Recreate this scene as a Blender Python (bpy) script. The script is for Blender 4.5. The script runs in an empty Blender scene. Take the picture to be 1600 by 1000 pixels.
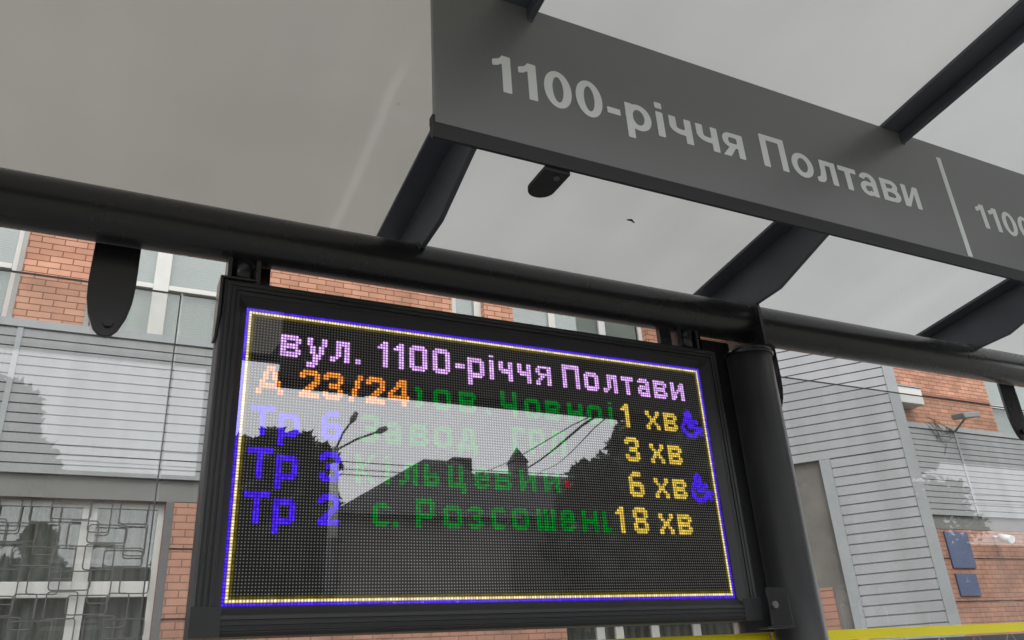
import bpy, bmesh, math, random
from mathutils import Vector, Matrix
from math import radians as R, pi, sin, cos
SC = bpy.context.scene
COL = SC.collection
random.seed(7)

# ------------------------------------------------------------------ camera, sky, sun, exposure
cd = bpy.data.cameras.new('camera'); cam = bpy.data.objects.new('camera', cd); COL.objects.link(cam)
cam.location = (-0.16577, -1.28781, -0.11887)
cam.rotation_euler = (R(114.16925), R(3.23944), R(-26.08416))
cd.sensor_width = 36.0; cd.lens = 36.0 * 1249.47 / 1600.0
cd.clip_start = 0.02; cd.clip_end = 2000
SC.camera = cam
W = bpy.data.worlds.new('World'); SC.world = W; W.use_nodes = True
nt = W.node_tree; nt.nodes.clear()
sky = nt.nodes.new('ShaderNodeTexSky'); sky.sky_type = 'NISHITA'; sky.sun_disc = False
SUN_EL, SUN_AZ = R(48), R(200)
sky.sun_elevation = SUN_EL; sky.sun_rotation = SUN_AZ; sky.air_density = 1.0; sky.dust_density = 3.0
hsv = nt.nodes.new('ShaderNodeHueSaturation'); hsv.inputs['Saturation'].default_value = 0.12
mx = nt.nodes.new('ShaderNodeMixRGB'); mx.inputs[0].default_value = 0.72
mx.inputs[2].default_value = (10.0, 10.2, 10.6, 1)
tcw = nt.nodes.new('ShaderNodeTexCoord'); nzw = nt.nodes.new('ShaderNodeTexNoise')
nzw.inputs['Scale'].default_value = 2.2; nzw.inputs['Detail'].default_value = 5
rmw = nt.nodes.new('ShaderNodeMapRange'); rmw.inputs[1].default_value = .3; rmw.inputs[2].default_value = .7
rmw.inputs[3].default_value = .88; rmw.inputs[4].default_value = 1.08
mul = nt.nodes.new('ShaderNodeMixRGB'); mul.blend_type = 'MULTIPLY'; mul.inputs[0].default_value = 1
bg = nt.nodes.new('ShaderNodeBackground'); bg.inputs[1].default_value = 0.1
wo = nt.nodes.new('ShaderNodeOutputWorld')
L = nt.links.new
L(sky.outputs[0], hsv.inputs['Color']); L(hsv.outputs[0], mx.inputs[1]); L(tcw.outputs['Generated'], nzw.inputs['Vector'])
L(nzw.outputs['Fac'], rmw.inputs[0]); L(mx.outputs[0], mul.inputs[1]); L(rmw.outputs[0], mul.inputs[2])
L(mul.outputs[0], bg.inputs[0]); L(bg.outputs[0], wo.inputs[0])
sd = bpy.data.lights.new('sun', 'SUN'); sd.energy = 0.6; sd.angle = R(20); sd.color = (1, .97, .93)
so = bpy.data.objects.new('sun', sd); COL.objects.link(so)
so.rotation_euler = (R(90) - SUN_EL, 0, R(180) - SUN_AZ)   # light comes from the street side
so.location = (0, -20, 30)
SC.view_settings.view_transform = 'Standard'; SC.view_settings.look = 'None'
EXPO = 1.45
SC.view_settings.exposure = EXPO; SC.view_settings.gamma = 1
SC.cycles.use_denoising = True
SC.cycles.max_bounces = 10; SC.cycles.transparent_max_bounces = 16
K = 2 ** EXPO

# ------------------------------------------------------------------ helpers: materials
def srgb(r, g, b):
    f = lambda c: (c / 255) / 12.92 if c / 255 <= .04045 else ((c / 255 + .055) / 1.055) ** 2.4
    return (f(r), f(g), f(b))
def newmat(name):
    m = bpy.data.materials.new(name); m.use_nodes = True
    n = m.node_tree; n.nodes.clear()
    o = n.nodes.new('ShaderNodeOutputMaterial')
    return m, n, o
def nd(n, t, **kw):
    x = n.nodes.new(t)
    for k, v in kw.items(): setattr(x, k, v)
    return x
def vary(n, col, amt, scale, detail=4, stretch=(1, 1, 1)):
    """colour socket: base colour multiplied with noise"""
    tc = nd(n, 'ShaderNodeTexCoord'); mp = nd(n, 'ShaderNodeMapping'); mp.inputs['Scale'].default_value = stretch
    nz = nd(n, 'ShaderNodeTexNoise'); nz.inputs['Scale'].default_value = scale; nz.inputs['Detail'].default_value = detail
    n.links.new(tc.outputs['Object'], mp.inputs[0]); n.links.new(mp.outputs[0], nz.inputs['Vector'])
    mr = nd(n, 'ShaderNodeMapRange'); mr.inputs[1].default_value = .3; mr.inputs[2].default_value = .7
    mr.inputs[3].default_value = 1 - amt; mr.inputs[4].default_value = 1 + amt
    n.links.new(nz.outputs['Fac'], mr.inputs[0])
    m = nd(n, 'ShaderNodeMixRGB', blend_type='MULTIPLY'); m.inputs[0].default_value = 1
    if isinstance(col, tuple): m.inputs[1].default_value = (*col, 1)
    else: n.links.new(col, m.inputs[1])
    n.links.new(mr.outputs[0], m.inputs[2])
    return m.outputs[0], nz
def pbr(name, col, rough=.5, amt=.08, scale=6, bump=0., bscale=200, metal=0., spec=.5, stretch=(1, 1, 1), coat=0., rvar=.07, sheen=0.):
    m, n, o = newmat(name)
    p = nd(n, 'ShaderNodeBsdfPrincipled')
    c, nz = vary(n, col, amt, scale, stretch=stretch)
    n.links.new(c, p.inputs['Base Color'])
    mr = nd(n, 'ShaderNodeMapRange'); mr.inputs[3].default_value = max(0, rough - rvar); mr.inputs[4].default_value = min(1, rough + rvar)
    n.links.new(nz.outputs['Fac'], mr.inputs[0]); n.links.new(mr.outputs[0], p.inputs['Roughness'])
    p.inputs['Metallic'].default_value = metal; p.inputs['Specular IOR Level'].default_value = spec
    p.inputs['Coat Weight'].default_value = coat; p.inputs['Sheen Weight'].default_value = sheen; p.inputs['Sheen Roughness'].default_value = .35
    if bump:
        tc = nd(n, 'ShaderNodeTexCoord'); b = nd(n, 'ShaderNodeTexNoise'); b.inputs['Scale'].default_value = bscale
        n.links.new(tc.outputs['Object'], b.inputs['Vector'])
        bp = nd(n, 'ShaderNodeBump'); bp.inputs['Strength'].default_value = bump; bp.inputs['Distance'].default_value = .002
        n.links.new(b.outputs['Fac'], bp.inputs['Height']); n.links.new(bp.outputs[0], p.inputs['Normal'])
    n.links.new(p.outputs[0], o.inputs[0])
    return m
def glassmat(name, fac, tint=(.95, .97, .96), rough=0.0, gcol=(1, 1, 1)):
    m, n, o = newmat(name)
    t = nd(n, 'ShaderNodeBsdfTransparent'); t.inputs[0].default_value = (*tint, 1)
    g = nd(n, 'ShaderNodeBsdfGlossy'); g.inputs['Roughness'].default_value = rough; g.inputs['Color'].default_value = (*gcol, 1)
    x = nd(n, 'ShaderNodeMixShader'); x.inputs[0].default_value = fac
    n.links.new(t.outputs[0], x.inputs[1]); n.links.new(g.outputs[0], x.inputs[2]); n.links.new(x.outputs[0], o.inputs[0])
    return m
def brickmat(name, c1, c2, mortar, bw=.255, rh=.085, ms=.007):
    m, n, o = newmat(name)
    tc = nd(n, 'ShaderNodeTexCoord'); sp = nd(n, 'ShaderNodeSeparateXYZ'); cb = nd(n, 'ShaderNodeCombineXYZ')
    n.links.new(tc.outputs['Object'], sp.inputs[0])
    ad = nd(n, 'ShaderNodeMath', operation='ADD')
    n.links.new(sp.outputs[0], ad.inputs[0]); n.links.new(sp.outputs[1], ad.inputs[1])
    n.links.new(ad.outputs[0], cb.inputs[0]); n.links.new(sp.outputs[2], cb.inputs[1])
    b = nd(n, 'ShaderNodeTexBrick'); b.inputs['Scale'].default_value = 1
    b.inputs['Brick Width'].default_value = bw; b.inputs['Row Height'].default_value = rh
    b.inputs['Mortar Size'].default_value = ms; b.inputs['Mortar Smooth'].default_value = .3
    b.inputs['Color1'].default_value = (*c1, 1); b.inputs['Color2'].default_value = (*c2, 1); b.inputs['Mortar'].default_value = (*mortar, 1)
    n.links.new(cb.outputs[0], b.inputs['Vector'])
    c, nz = vary(n, b.outputs['Color'], .2, 2.2, detail=8)
    p = nd(n, 'ShaderNodeBsdfPrincipled'); p.inputs['Roughness'].default_value = .85; p.inputs['Specular IOR Level'].default_value = .2
    bp = nd(n, 'ShaderNodeBump'); bp.inputs['Strength'].default_value = .6; bp.inputs['Distance'].default_value = .012; bp.invert = True
    n.links.new(b.outputs['Fac'], bp.inputs['Height']); n.links.new(bp.outputs[0], p.inputs['Normal'])
    n.links.new(c, p.inputs['Base Color']); n.links.new(p.outputs[0], o.inputs[0])
    return m

M = {}
M['black'] = pbr('black_powder_coat', (.0115, .0118, .013), .27, .12, 9, bump=.04, bscale=900, spec=.6, rvar=.03, sheen=.22)
M['post'] = pbr('black_post_paint', (.030, .0305, .032), .40, .12, 7, bump=.05, bscale=900, spec=.55, rvar=.04, sheen=.15)
M['rafter'] = pbr('rafter_paint', (.068, .076, .090), .45, .12, 9, bump=.1, bscale=900, spec=.4)
M['frame'] = pbr('display_frame_anodised', (.027, .0275, .029), .42, .1, 5, bump=.06, bscale=700, spec=.35, stretch=(.3, 1, 1))
M['fascia'] = pbr('anthracite_sheet', (.176, .179, .180), .34, .03, 4, bump=.03, bscale=900, spec=.55, rvar=.015)
M['fascia_edge'] = pbr('dark_sheet_edge', (.022, .022, .024), .5, .1, 6, spec=.35)
M['vinyl'] = pbr('grey_white_vinyl', (.82, .84, .83), .5, .03, 5)
M['steel'] = pbr('zinc_bolt', (.16, .16, .16), .4, .2, 60, metal=.7)
M['cladding'] = pbr('grey_metal_siding', (.203, .209, .208), .5, .10, 1.6, stretch=(2.5, 1, .35))
M['bayclad'] = pbr('light_grey_metal_siding', (.26, .262, .268), .5, .09, 1.6, stretch=(2.5, 2.5, .35))
M['trim'] = pbr('grey_trim', (.235, .245, .25), .5, .06, 3)
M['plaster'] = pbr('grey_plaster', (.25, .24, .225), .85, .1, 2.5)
M['bandgrey'] = pbr('grey_band', (.13, .127, .12), .85, .12, 2.5)  # darker than the grey plaster
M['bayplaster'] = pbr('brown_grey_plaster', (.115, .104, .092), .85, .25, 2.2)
M['whiteframe'] = pbr('white_window_plastic', (.43, .425, .395), .4, .06, 4)
M['brick'] = brickmat('orange_brick', (.42, .222, .148), (.31, .155, .10), (.16, .07, .042))
M['brick2'] = brickmat('dull_brick', (.32, .165, .115), (.29, .145, .10), (.15, .085, .06))  # darker and more even than the upper brick
M['brickdark'] = pbr('ledge_shadow_and_groove', (.20, .085, .055), .85, .15, 6)  # dark red for the ledge's shadow line and the groove backs
M['pane'] = glassmat('window_glass', .075, (.82, .85, .83))
M['blind'] = None
M['curtain'] = None
M['grille'] = pbr('grille_iron', (.05, .045, .045), .6, .1, 9)
def dustyglass(name, fac, tint):
    m = glassmat(name, fac, tint, .003); n = m.node_tree; o = [x for x in n.nodes if x.type == 'OUTPUT_MATERIAL'][0]
    src = o.inputs[0].links[0].from_socket
    tc = nd(n, 'ShaderNodeTexCoord'); mp = nd(n, 'ShaderNodeMapping'); mp.inputs['Scale'].default_value = (3, 1, .8)
    nz = nd(n, 'ShaderNodeTexNoise'); nz.inputs['Scale'].default_value = 4; nz.inputs['Detail'].default_value = 9
    n.links.new(tc.outputs['Object'], mp.inputs[0]); n.links.new(mp.outputs[0], nz.inputs['Vector'])
    mr = nd(n, 'ShaderNodeMapRange'); mr.inputs[1].default_value = .35; mr.inputs[2].default_value = .75; mr.inputs[3].default_value = .02; mr.inputs[4].default_value = .10
    n.links.new(nz.outputs['Fac'], mr.inputs[0])
    d = nd(n, 'ShaderNodeBsdfDiffuse'); d.inputs[0].default_value = (.5, .49, .46, 1); t = nd(n, 'ShaderNodeBsdfTranslucent'); t.inputs[0].default_value = (.5, .49, .46, 1)
    a = nd(n, 'ShaderNodeMixShader'); a.inputs[0].default_value = .5; n.links.new(d.outputs[0], a.inputs[1]); n.links.new(t.outputs[0], a.inputs[2])
    b = nd(n, 'ShaderNodeMixShader'); n.links.new(mr.outputs[0], b.inputs[0]); n.links.new(src, b.inputs[1]); n.links.new(a.outputs[0], b.inputs[2])
    n.links.new(b.outputs[0], o.inputs[0]); return m
M['glass'] = dustyglass('shelter_glass', .054, (.95, .96, .955))
M['yellow'] = pbr('yellow_film', (.78, .67, .006), .45, .05, 3)
M['film'] = pbr('grey_film', (.06, .062, .066), .5, .1, 20)
M['plaque'] = pbr('blue_plaque', (.020, .038, .105), .35, .1, 5)
M['lampgrey'] = pbr('floodlight_grey', (.17, .17, .17), .5, .1, 8)
M['white'] = pbr('white_plastic', (.68, .68, .66), .45, .05, 5)
M['cable'] = pbr('black_cable', (.02, .02, .02), .6, .1, 5)
M['leafdry'] = pbr('dry_leaf', (.02, .018, .014), .8, .2, 60)
M['asphalt'] = pbr('asphalt', (.05, .05, .052), .9, .2, 3, bump=.4, bscale=60)
M['paving'] = pbr('paving', (.11, .107, .103), .9, .15, 2)
M['kerb'] = pbr('kerb_stone', (.3, .3, .29), .9, .12, 3)
M['soil'] = pbr('ground_earth', (.10, .10, .075), .95, .25, .5)
M['render'] = pbr('house_render', (.16, .155, .15), .9, .35, .6)
M['roofing'] = pbr('dark_roofing', (.030, .030, .032), .8, .2, 2)
M['darkglass'] = pbr('dark_window', (.03, .035, .04), .1, .1, 3)
M['bark'] = pbr('bark', (.05, .04, .03), .9, .3, 8)
M['foliage'] = pbr('foliage', (.030, .042, .018), .7, .5, 1.5)
M['foliage2'] = pbr('foliage_dark', (.024, .034, .016), .7, .5, 1.5)
M['lampdark'] = pbr('dark_pole_base', (.05, .05, .05), .7, .2, 6)
M['pole'] = pbr('pale_concrete_pole', (.78, .78, .76), .8, .12, 3)

def striped(name, ca, cb, axis, period, duty=.5, soft=.2, rough=.7):
    m, n, o = newmat(name)
    tc = nd(n, 'ShaderNodeTexCoord'); sp = nd(n, 'ShaderNodeSeparateXYZ'); n.links.new(tc.outputs['Object'], sp.inputs[0])
    dv = nd(n, 'ShaderNodeMath', operation='DIVIDE'); dv.inputs[1].default_value = period
    n.links.new(sp.outputs[axis], dv.inputs[0])
    nz = nd(n, 'ShaderNodeTexNoise'); nz.inputs['Scale'].default_value = 1.3; n.links.new(tc.outputs['Object'], nz.inputs['Vector'])
    ad = nd(n, 'ShaderNodeMath', operation='MULTIPLY_ADD'); ad.inputs[1].default_value = .8 if axis == 0 else 0
    n.links.new(nz.outputs['Fac'], ad.inputs[0]); n.links.new(dv.outputs[0], ad.inputs[2])
    fr = nd(n, 'ShaderNodeMath', operation='PINGPONG'); fr.inputs[1].default_value = .5; n.links.new(ad.outputs[0], fr.inputs[0])
    mr = nd(n, 'ShaderNodeMapRange'); mr.inputs[1].default_value = max(0, duty * .5 - soft * .5); mr.inputs[2].default_value = min(.5, duty * .5 + soft * .5)
    n.links.new(fr.outputs[0], mr.inputs[0])
    x = nd(n, 'ShaderNodeMixRGB'); x.inputs[1].default_value = (*ca, 1); x.inputs[2].default_value = (*cb, 1)
    n.links.new(mr.outputs[0], x.inputs[0])
    c, _ = vary(n, x.outputs[0], .15, 1.2)
    p = nd(n, 'ShaderNodeBsdfPrincipled'); p.inputs['Roughness'].default_value = rough
    n.links.new(c, p.inputs['Base Color']); n.links.new(p.outputs[0], o.inputs[0]); return m
M['blind'] = striped('window_blind', (.20, .208, .20), (.29, .30, .29), 2, .032, .25, .2)
M['curtain'] = striped('curtain_folds', (.065, .065, .06), (.22, .215, .20), 0, .16, .5, .5)

def specks(n, c):
    # sparse grit and dried drops on the sheet
    tc = nd(n, 'ShaderNodeTexCoord'); v = nd(n, 'ShaderNodeTexVoronoi'); v.inputs['Scale'].default_value = 16
    n.links.new(tc.outputs['Object'], v.inputs['Vector'])
    sc = nd(n, 'ShaderNodeSeparateColor'); n.links.new(v.outputs['Color'], sc.inputs[0])
    pick = nd(n, 'ShaderNodeMath', operation='GREATER_THAN'); pick.inputs[1].default_value = .80; n.links.new(sc.outputs[0], pick.inputs[0])
    rad = nd(n, 'ShaderNodeMath', operation='MULTIPLY'); rad.inputs[1].default_value = .055; n.links.new(sc.outputs[1], rad.inputs[0])
    near = nd(n, 'ShaderNodeMath', operation='LESS_THAN'); n.links.new(v.outputs['Distance'], near.inputs[0]); n.links.new(rad.outputs[0], near.inputs[1])
    k = nd(n, 'ShaderNodeMath', operation='MULTIPLY'); n.links.new(pick.outputs[0], k.inputs[0]); n.links.new(near.outputs[0], k.inputs[1])
    k2 = nd(n, 'ShaderNodeMath', operation='MULTIPLY'); k2.inputs[1].default_value = .35; n.links.new(k.outputs[0], k2.inputs[0])
    x = nd(n, 'ShaderNodeMixRGB'); n.links.new(k2.outputs[0], x.inputs[0]); n.links.new(c, x.inputs[1]); x.inputs[2].default_value = (.2, .18, .15, 1)
    return x.outputs[0]
def roofmat(name, tint, streak=None):
    m, n, o = newmat(name)
    tc = nd(n, 'ShaderNodeTexCoord')
    c, _ = vary(n, tint, .016, 1.2, detail=6, stretch=(9, .7, 1))
    c, _ = vary(n, c, .045, 1.9, detail=8)
    c = specks(n, c)
    if streak is not None:
        sp = nd(n, 'ShaderNodeSeparateXYZ'); n.links.new(tc.outputs['Object'], sp.inputs[0])
        nz = nd(n, 'ShaderNodeTexNoise'); nz.inputs['Scale'].default_value = 5; nz.inputs['Detail'].default_value = 6
        n.links.new(tc.outputs['Object'], nz.inputs['Vector'])
        sx = nd(n, 'ShaderNodeMath', operation='MULTIPLY_ADD'); sx.inputs[1].default_value = .03
        n.links.new(nz.outputs['Fac'], sx.inputs[0]); n.links.new(sp.outputs[0], sx.inputs[2])
        df = nd(n, 'ShaderNodeMath', operation='COMPARE'); df.inputs[1].default_value = streak + .015; df.inputs[2].default_value = .009
        sb = nd(n, 'ShaderNodeMath', operation='SUBTRACT'); sb.inputs[1].default_value = streak + .015
        n.links.new(sx.outputs[0], sb.inputs[0]); ab = nd(n, 'ShaderNodeMath', operation='ABSOLUTE'); n.links.new(sb.outputs[0], ab.inputs[0])
        mr = nd(n, 'ShaderNodeMapRange'); mr.interpolation_type = 'SMOOTHSTEP'
        mr.inputs[1].default_value = .002; mr.inputs[2].default_value = .013; mr.inputs[3].default_value = .07; mr.inputs[4].default_value = 0
        n.links.new(ab.outputs[0], mr.inputs[0])
        yr = nd(n, 'ShaderNodeMapRange'); yr.interpolation_type = 'SMOOTHSTEP'
        yr.inputs[1].default_value = -.37; yr.inputs[2].default_value = -.28
        n.links.new(sp.outputs[1], yr.inputs[0])
        mm = nd(n, 'ShaderNodeMath', operation='MULTIPLY'); n.links.new(mr.outputs[0], mm.inputs[0]); n.links.new(yr.outputs[0], mm.inputs[1])
        x = nd(n, 'ShaderNodeMixRGB'); n.links.new(mm.outputs[0], x.inputs[0]); n.links.new(c, x.inputs[1]); x.inputs[2].default_value = (1, 1, 1, 1)
        c = x.outputs[0]
    t = nd(n, 'ShaderNodeBsdfTranslucent'); n.links.new(c, t.inputs[0])
    d = nd(n, 'ShaderNodeBsdfDiffuse'); d.inputs[0].default_value = (.5, .5, .48, 1)
    g = nd(n, 'ShaderNodeBsdfGlossy'); g.inputs['Roughness'].default_value = .12
    a = nd(n, 'ShaderNodeMixShader'); a.inputs[0].default_value = .25
    b = nd(n, 'ShaderNodeMixShader'); b.inputs[0].default_value = .04
    n.links.new(t.outputs[0], a.inputs[1]); n.links.new(d.outputs[0], a.inputs[2])
    n.links.new(a.outputs[0], b.inputs[1]); n.links.new(g.outputs[0], b.inputs[2]); n.links.new(b.outputs[0], o.inputs[0])
    return m
M['roofwarm'] = roofmat('milky_roof_sheet_warm', (.455, .445, .42), .165)
M['roof'] = roofmat('milky_roof_sheet', (.56, .56, .55))
M['roof2'] = roofmat('milky_roof_sheet_pale', (.60, .605, .60))

def ledmat(name, core, halo, cs=1.0, hs=.22):
    """emission of one LED package: hot chip in the middle, weaker halo painted round it for the bloom (UV 0..1 per package)"""
    m, n, o = newmat(name)
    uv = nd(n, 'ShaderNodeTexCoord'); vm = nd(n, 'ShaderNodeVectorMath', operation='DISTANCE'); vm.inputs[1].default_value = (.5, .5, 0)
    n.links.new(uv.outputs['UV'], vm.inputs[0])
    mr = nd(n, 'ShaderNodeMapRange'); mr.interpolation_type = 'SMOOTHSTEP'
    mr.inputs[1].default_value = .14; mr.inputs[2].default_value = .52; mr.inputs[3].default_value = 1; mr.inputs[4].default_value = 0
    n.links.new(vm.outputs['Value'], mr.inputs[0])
    dv = nd(n, 'ShaderNodeVectorMath', operation='DIVIDE'); dv.inputs[1].default_value = (.005, .005, .005); n.links.new(uv.outputs['Object'], dv.inputs[0])
    av = nd(n, 'ShaderNodeVectorMath', operation='ADD'); av.inputs[1].default_value = (.001, .5, .001); n.links.new(dv.outputs[0], av.inputs[0])
    fl = nd(n, 'ShaderNodeVectorMath', operation='FLOOR'); n.links.new(av.outputs[0], fl.inputs[0])
    wn = nd(n, 'ShaderNodeTexWhiteNoise'); n.links.new(fl.outputs[0], wn.inputs['Vector'])
    wr = nd(n, 'ShaderNodeMapRange'); wr.inputs[3].default_value = .72; wr.inputs[4].default_value = 1.2; n.links.new(wn.outputs['Value'], wr.inputs[0])
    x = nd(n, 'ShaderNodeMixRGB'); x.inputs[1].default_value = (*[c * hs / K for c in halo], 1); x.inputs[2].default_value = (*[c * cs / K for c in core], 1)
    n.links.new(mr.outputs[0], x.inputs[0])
    e = nd(n, 'ShaderNodeEmission'); n.links.new(wr.outputs[0], e.inputs[1])
    n.links.new(x.outputs[0], e.inputs[0]); n.links.new(e.outputs[0], o.inputs[0]); return m
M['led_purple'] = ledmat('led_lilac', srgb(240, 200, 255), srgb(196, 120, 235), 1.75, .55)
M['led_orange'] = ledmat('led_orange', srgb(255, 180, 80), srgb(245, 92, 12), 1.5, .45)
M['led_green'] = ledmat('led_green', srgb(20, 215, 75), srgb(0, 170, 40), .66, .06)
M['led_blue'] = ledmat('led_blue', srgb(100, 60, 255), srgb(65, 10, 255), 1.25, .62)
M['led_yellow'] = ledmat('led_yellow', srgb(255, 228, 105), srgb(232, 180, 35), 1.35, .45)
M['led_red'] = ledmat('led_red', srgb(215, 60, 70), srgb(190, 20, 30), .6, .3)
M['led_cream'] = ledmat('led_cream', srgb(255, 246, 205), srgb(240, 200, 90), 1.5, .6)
M['led_bleed'] = ledmat('led_bleed_yellow', srgb(200, 190, 80), srgb(150, 130, 20), .3, .12)

def panelmat():
    m, n, o = newmat('led_module_face')
    tc = nd(n, 'ShaderNodeTexCoord'); sp = nd(n, 'ShaderNodeSeparateXYZ'); n.links.new(tc.outputs['Object'], sp.inputs[0])
    def cell(k):
        d = nd(n, 'ShaderNodeMath', operation='DIVIDE'); d.inputs[1].default_value = .005; n.links.new(sp.outputs[k], d.inputs[0])
        f = nd(n, 'ShaderNodeMath', operation='FRACT'); n.links.new(d.outputs[0], f.inputs[0])
        s = nd(n, 'ShaderNodeMath', operation='SUBTRACT'); s.inputs[1].default_value = .5; n.links.new(f.outputs[0], s.inputs[0]); return s
    a, b = cell(0), cell(2)
    cb = nd(n, 'ShaderNodeCombineXYZ'); n.links.new(a.outputs[0], cb.inputs[0]); n.links.new(b.outputs[0], cb.inputs[1])
    ln = nd(n, 'ShaderNodeVectorMath', operation='LENGTH'); n.links.new(cb.outputs[0], ln.inputs[0])
    mr = nd(n, 'ShaderNodeMapRange'); mr.inputs[1].default_value = .19; mr.inputs[2].default_value = .27; mr.inputs[3].default_value = 1; mr.inputs[4].default_value = 0
    n.links.new(ln.outputs['Value'], mr.inputs[0])
    x = nd(n, 'ShaderNodeMixRGB'); x.inputs[1].default_value = (.010, .010, .011, 1); x.inputs[2].default_value = (.42, .40, .39, 1)
    n.links.new(mr.outputs[0], x.inputs[0])
    p = nd(n, 'ShaderNodeBsdfPrincipled'); p.inputs['Roughness'].default_value = .6; p.inputs['Specular IOR Level'].default_value = .25
    n.links.new(x.outputs[0], p.inputs['Base Color']); n.links.new(p.outputs[0], o.inputs[0]); return m
M['panel'] = panelmat()
M['screenglass'] = glassmat('display_glass', .094, (.97, .97, .97), .012)

# ------------------------------------------------------------------ helpers: meshes
class MB:
    def __init__(s): s.bm = bmesh.new(); s.mats = []; s.mi = 0
    def use(s, m):
        if m not in s.mats: s.mats.append(m)
        s.mi = s.mats.index(m); return s
    def face(s, pts):
        f = s.bm.faces.new([s.bm.verts.new(p) for p in pts]); f.material_index = s.mi; return f
    def box(s, x0, x1, y0, y1, z0, z1):
        v = [s.bm.verts.new(p) for p in [(x0,y0,z0),(x1,y0,z0),(x1,y1,z0),(x0,y1,z0),(x0,y0,z1),(x1,y0,z1),(x1,y1,z1),(x0,y1,z1)]]
        for q in [(0,3,2,1),(4,5,6,7),(0,1,5,4),(1,2,6,5),(2,3,7,6),(3,0,4,7)]:
            f = s.bm.faces.new([v[i] for i in q]); f.material_index = s.mi
        return s
    def prism(s, poly, d):
        """poly: 3-D points of one face, d: extrusion vector"""
        d = Vector(d); a = [s.bm.verts.new(p) for p in poly]; b = [s.bm.verts.new(Vector(p) + d) for p in poly]
        n = len(a)
        fs = [s.bm.faces.new(a), s.bm.faces.new(b[::-1])]
        for i in range(n): fs.append(s.bm.faces.new([a[i], b[i], b[(i+1) % n], a[(i+1) % n]]))
        for f in fs: f.material_index = s.mi
        return s
    def tube(s, pts, r, seg=10, caps=True, radii=None):
        pts = [Vector(p) for p in pts]; rings = []
        up = Vector((0, 0, 1))
        for i, p in enumerate(pts):
            t = (pts[min(i+1, len(pts)-1)] - pts[max(i-1, 0)]).normalized()
            u = t.cross(up if abs(t.z) < .95 else Vector((1, 0, 0))).normalized(); w = u.cross(t)
            rr = radii[i] if radii else r
            rings.append([s.bm.verts.new(p + u * rr * cos(2*pi*k/seg) + w * rr * sin(2*pi*k/seg)) for k in range(seg)])
        for a, b in zip(rings, rings[1:]):
            for k in range(seg):
                f = s.bm.faces.new([a[k], a[(k+1) % seg], b[(k+1) % seg], b[k]]); f.smooth = seg > 6; f.material_index = s.mi
        if caps:
            for rg in (rings[0][::-1], rings[-1]):
                f = s.bm.faces.new(rg); f.material_index = s.mi
        return s
    def build(s, name, mat=None, parent=None, bevel=0, seg=2, loc=None):
        bmesh.ops.recalc_face_normals(s.bm, faces=s.bm.faces)
        me = bpy.data.meshes.new(name)
        if loc is not None:
            bmesh.ops.translate(s.bm, verts=s.bm.verts, vec=-Vector(loc))
        s.bm.to_mesh(me); s.bm.free()
        for m in ([mat] if mat else s.mats): me.materials.append(m)
        o = bpy.data.objects.new(name, me); COL.objects.link(o)
        if loc is not None: o.location = loc
        if parent is not None:
            o.parent = parent; o.matrix_parent_inverse = Matrix.Translation(-abs_loc(parent))
        if bevel:
            b = o.modifiers.new('bevel', 'BEVEL'); b.width = bevel; b.segments = seg; b.limit_method = 'ANGLE'; b.angle_limit = R(40)
            try: b.harden_normals = False
            except Exception: pass
        return o
def abs_loc(o):
    v = Vector(o.location)
    while o.parent is not None:
        v = v + o.matrix_parent_inverse.to_translation(); o = o.parent; v = v + Vector(o.location)
    return v
def tag(o, label, cat, group=None, kind=None):
    o['label'] = label; o['category'] = cat
    if group: o['group'] = group
    if kind: o['kind'] = kind
    return o
def thing(name, label, cat, loc=(0, 0, 0), group=None):
    o = bpy.data.objects.new(name, None); COL.objects.link(o); o.location = loc; o.empty_display_size = .2
    return tag(o, label, cat, group)
def struct(name, mb, mat):
    o = mb.build(name, mat); o['kind'] = 'structure'; return o
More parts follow.
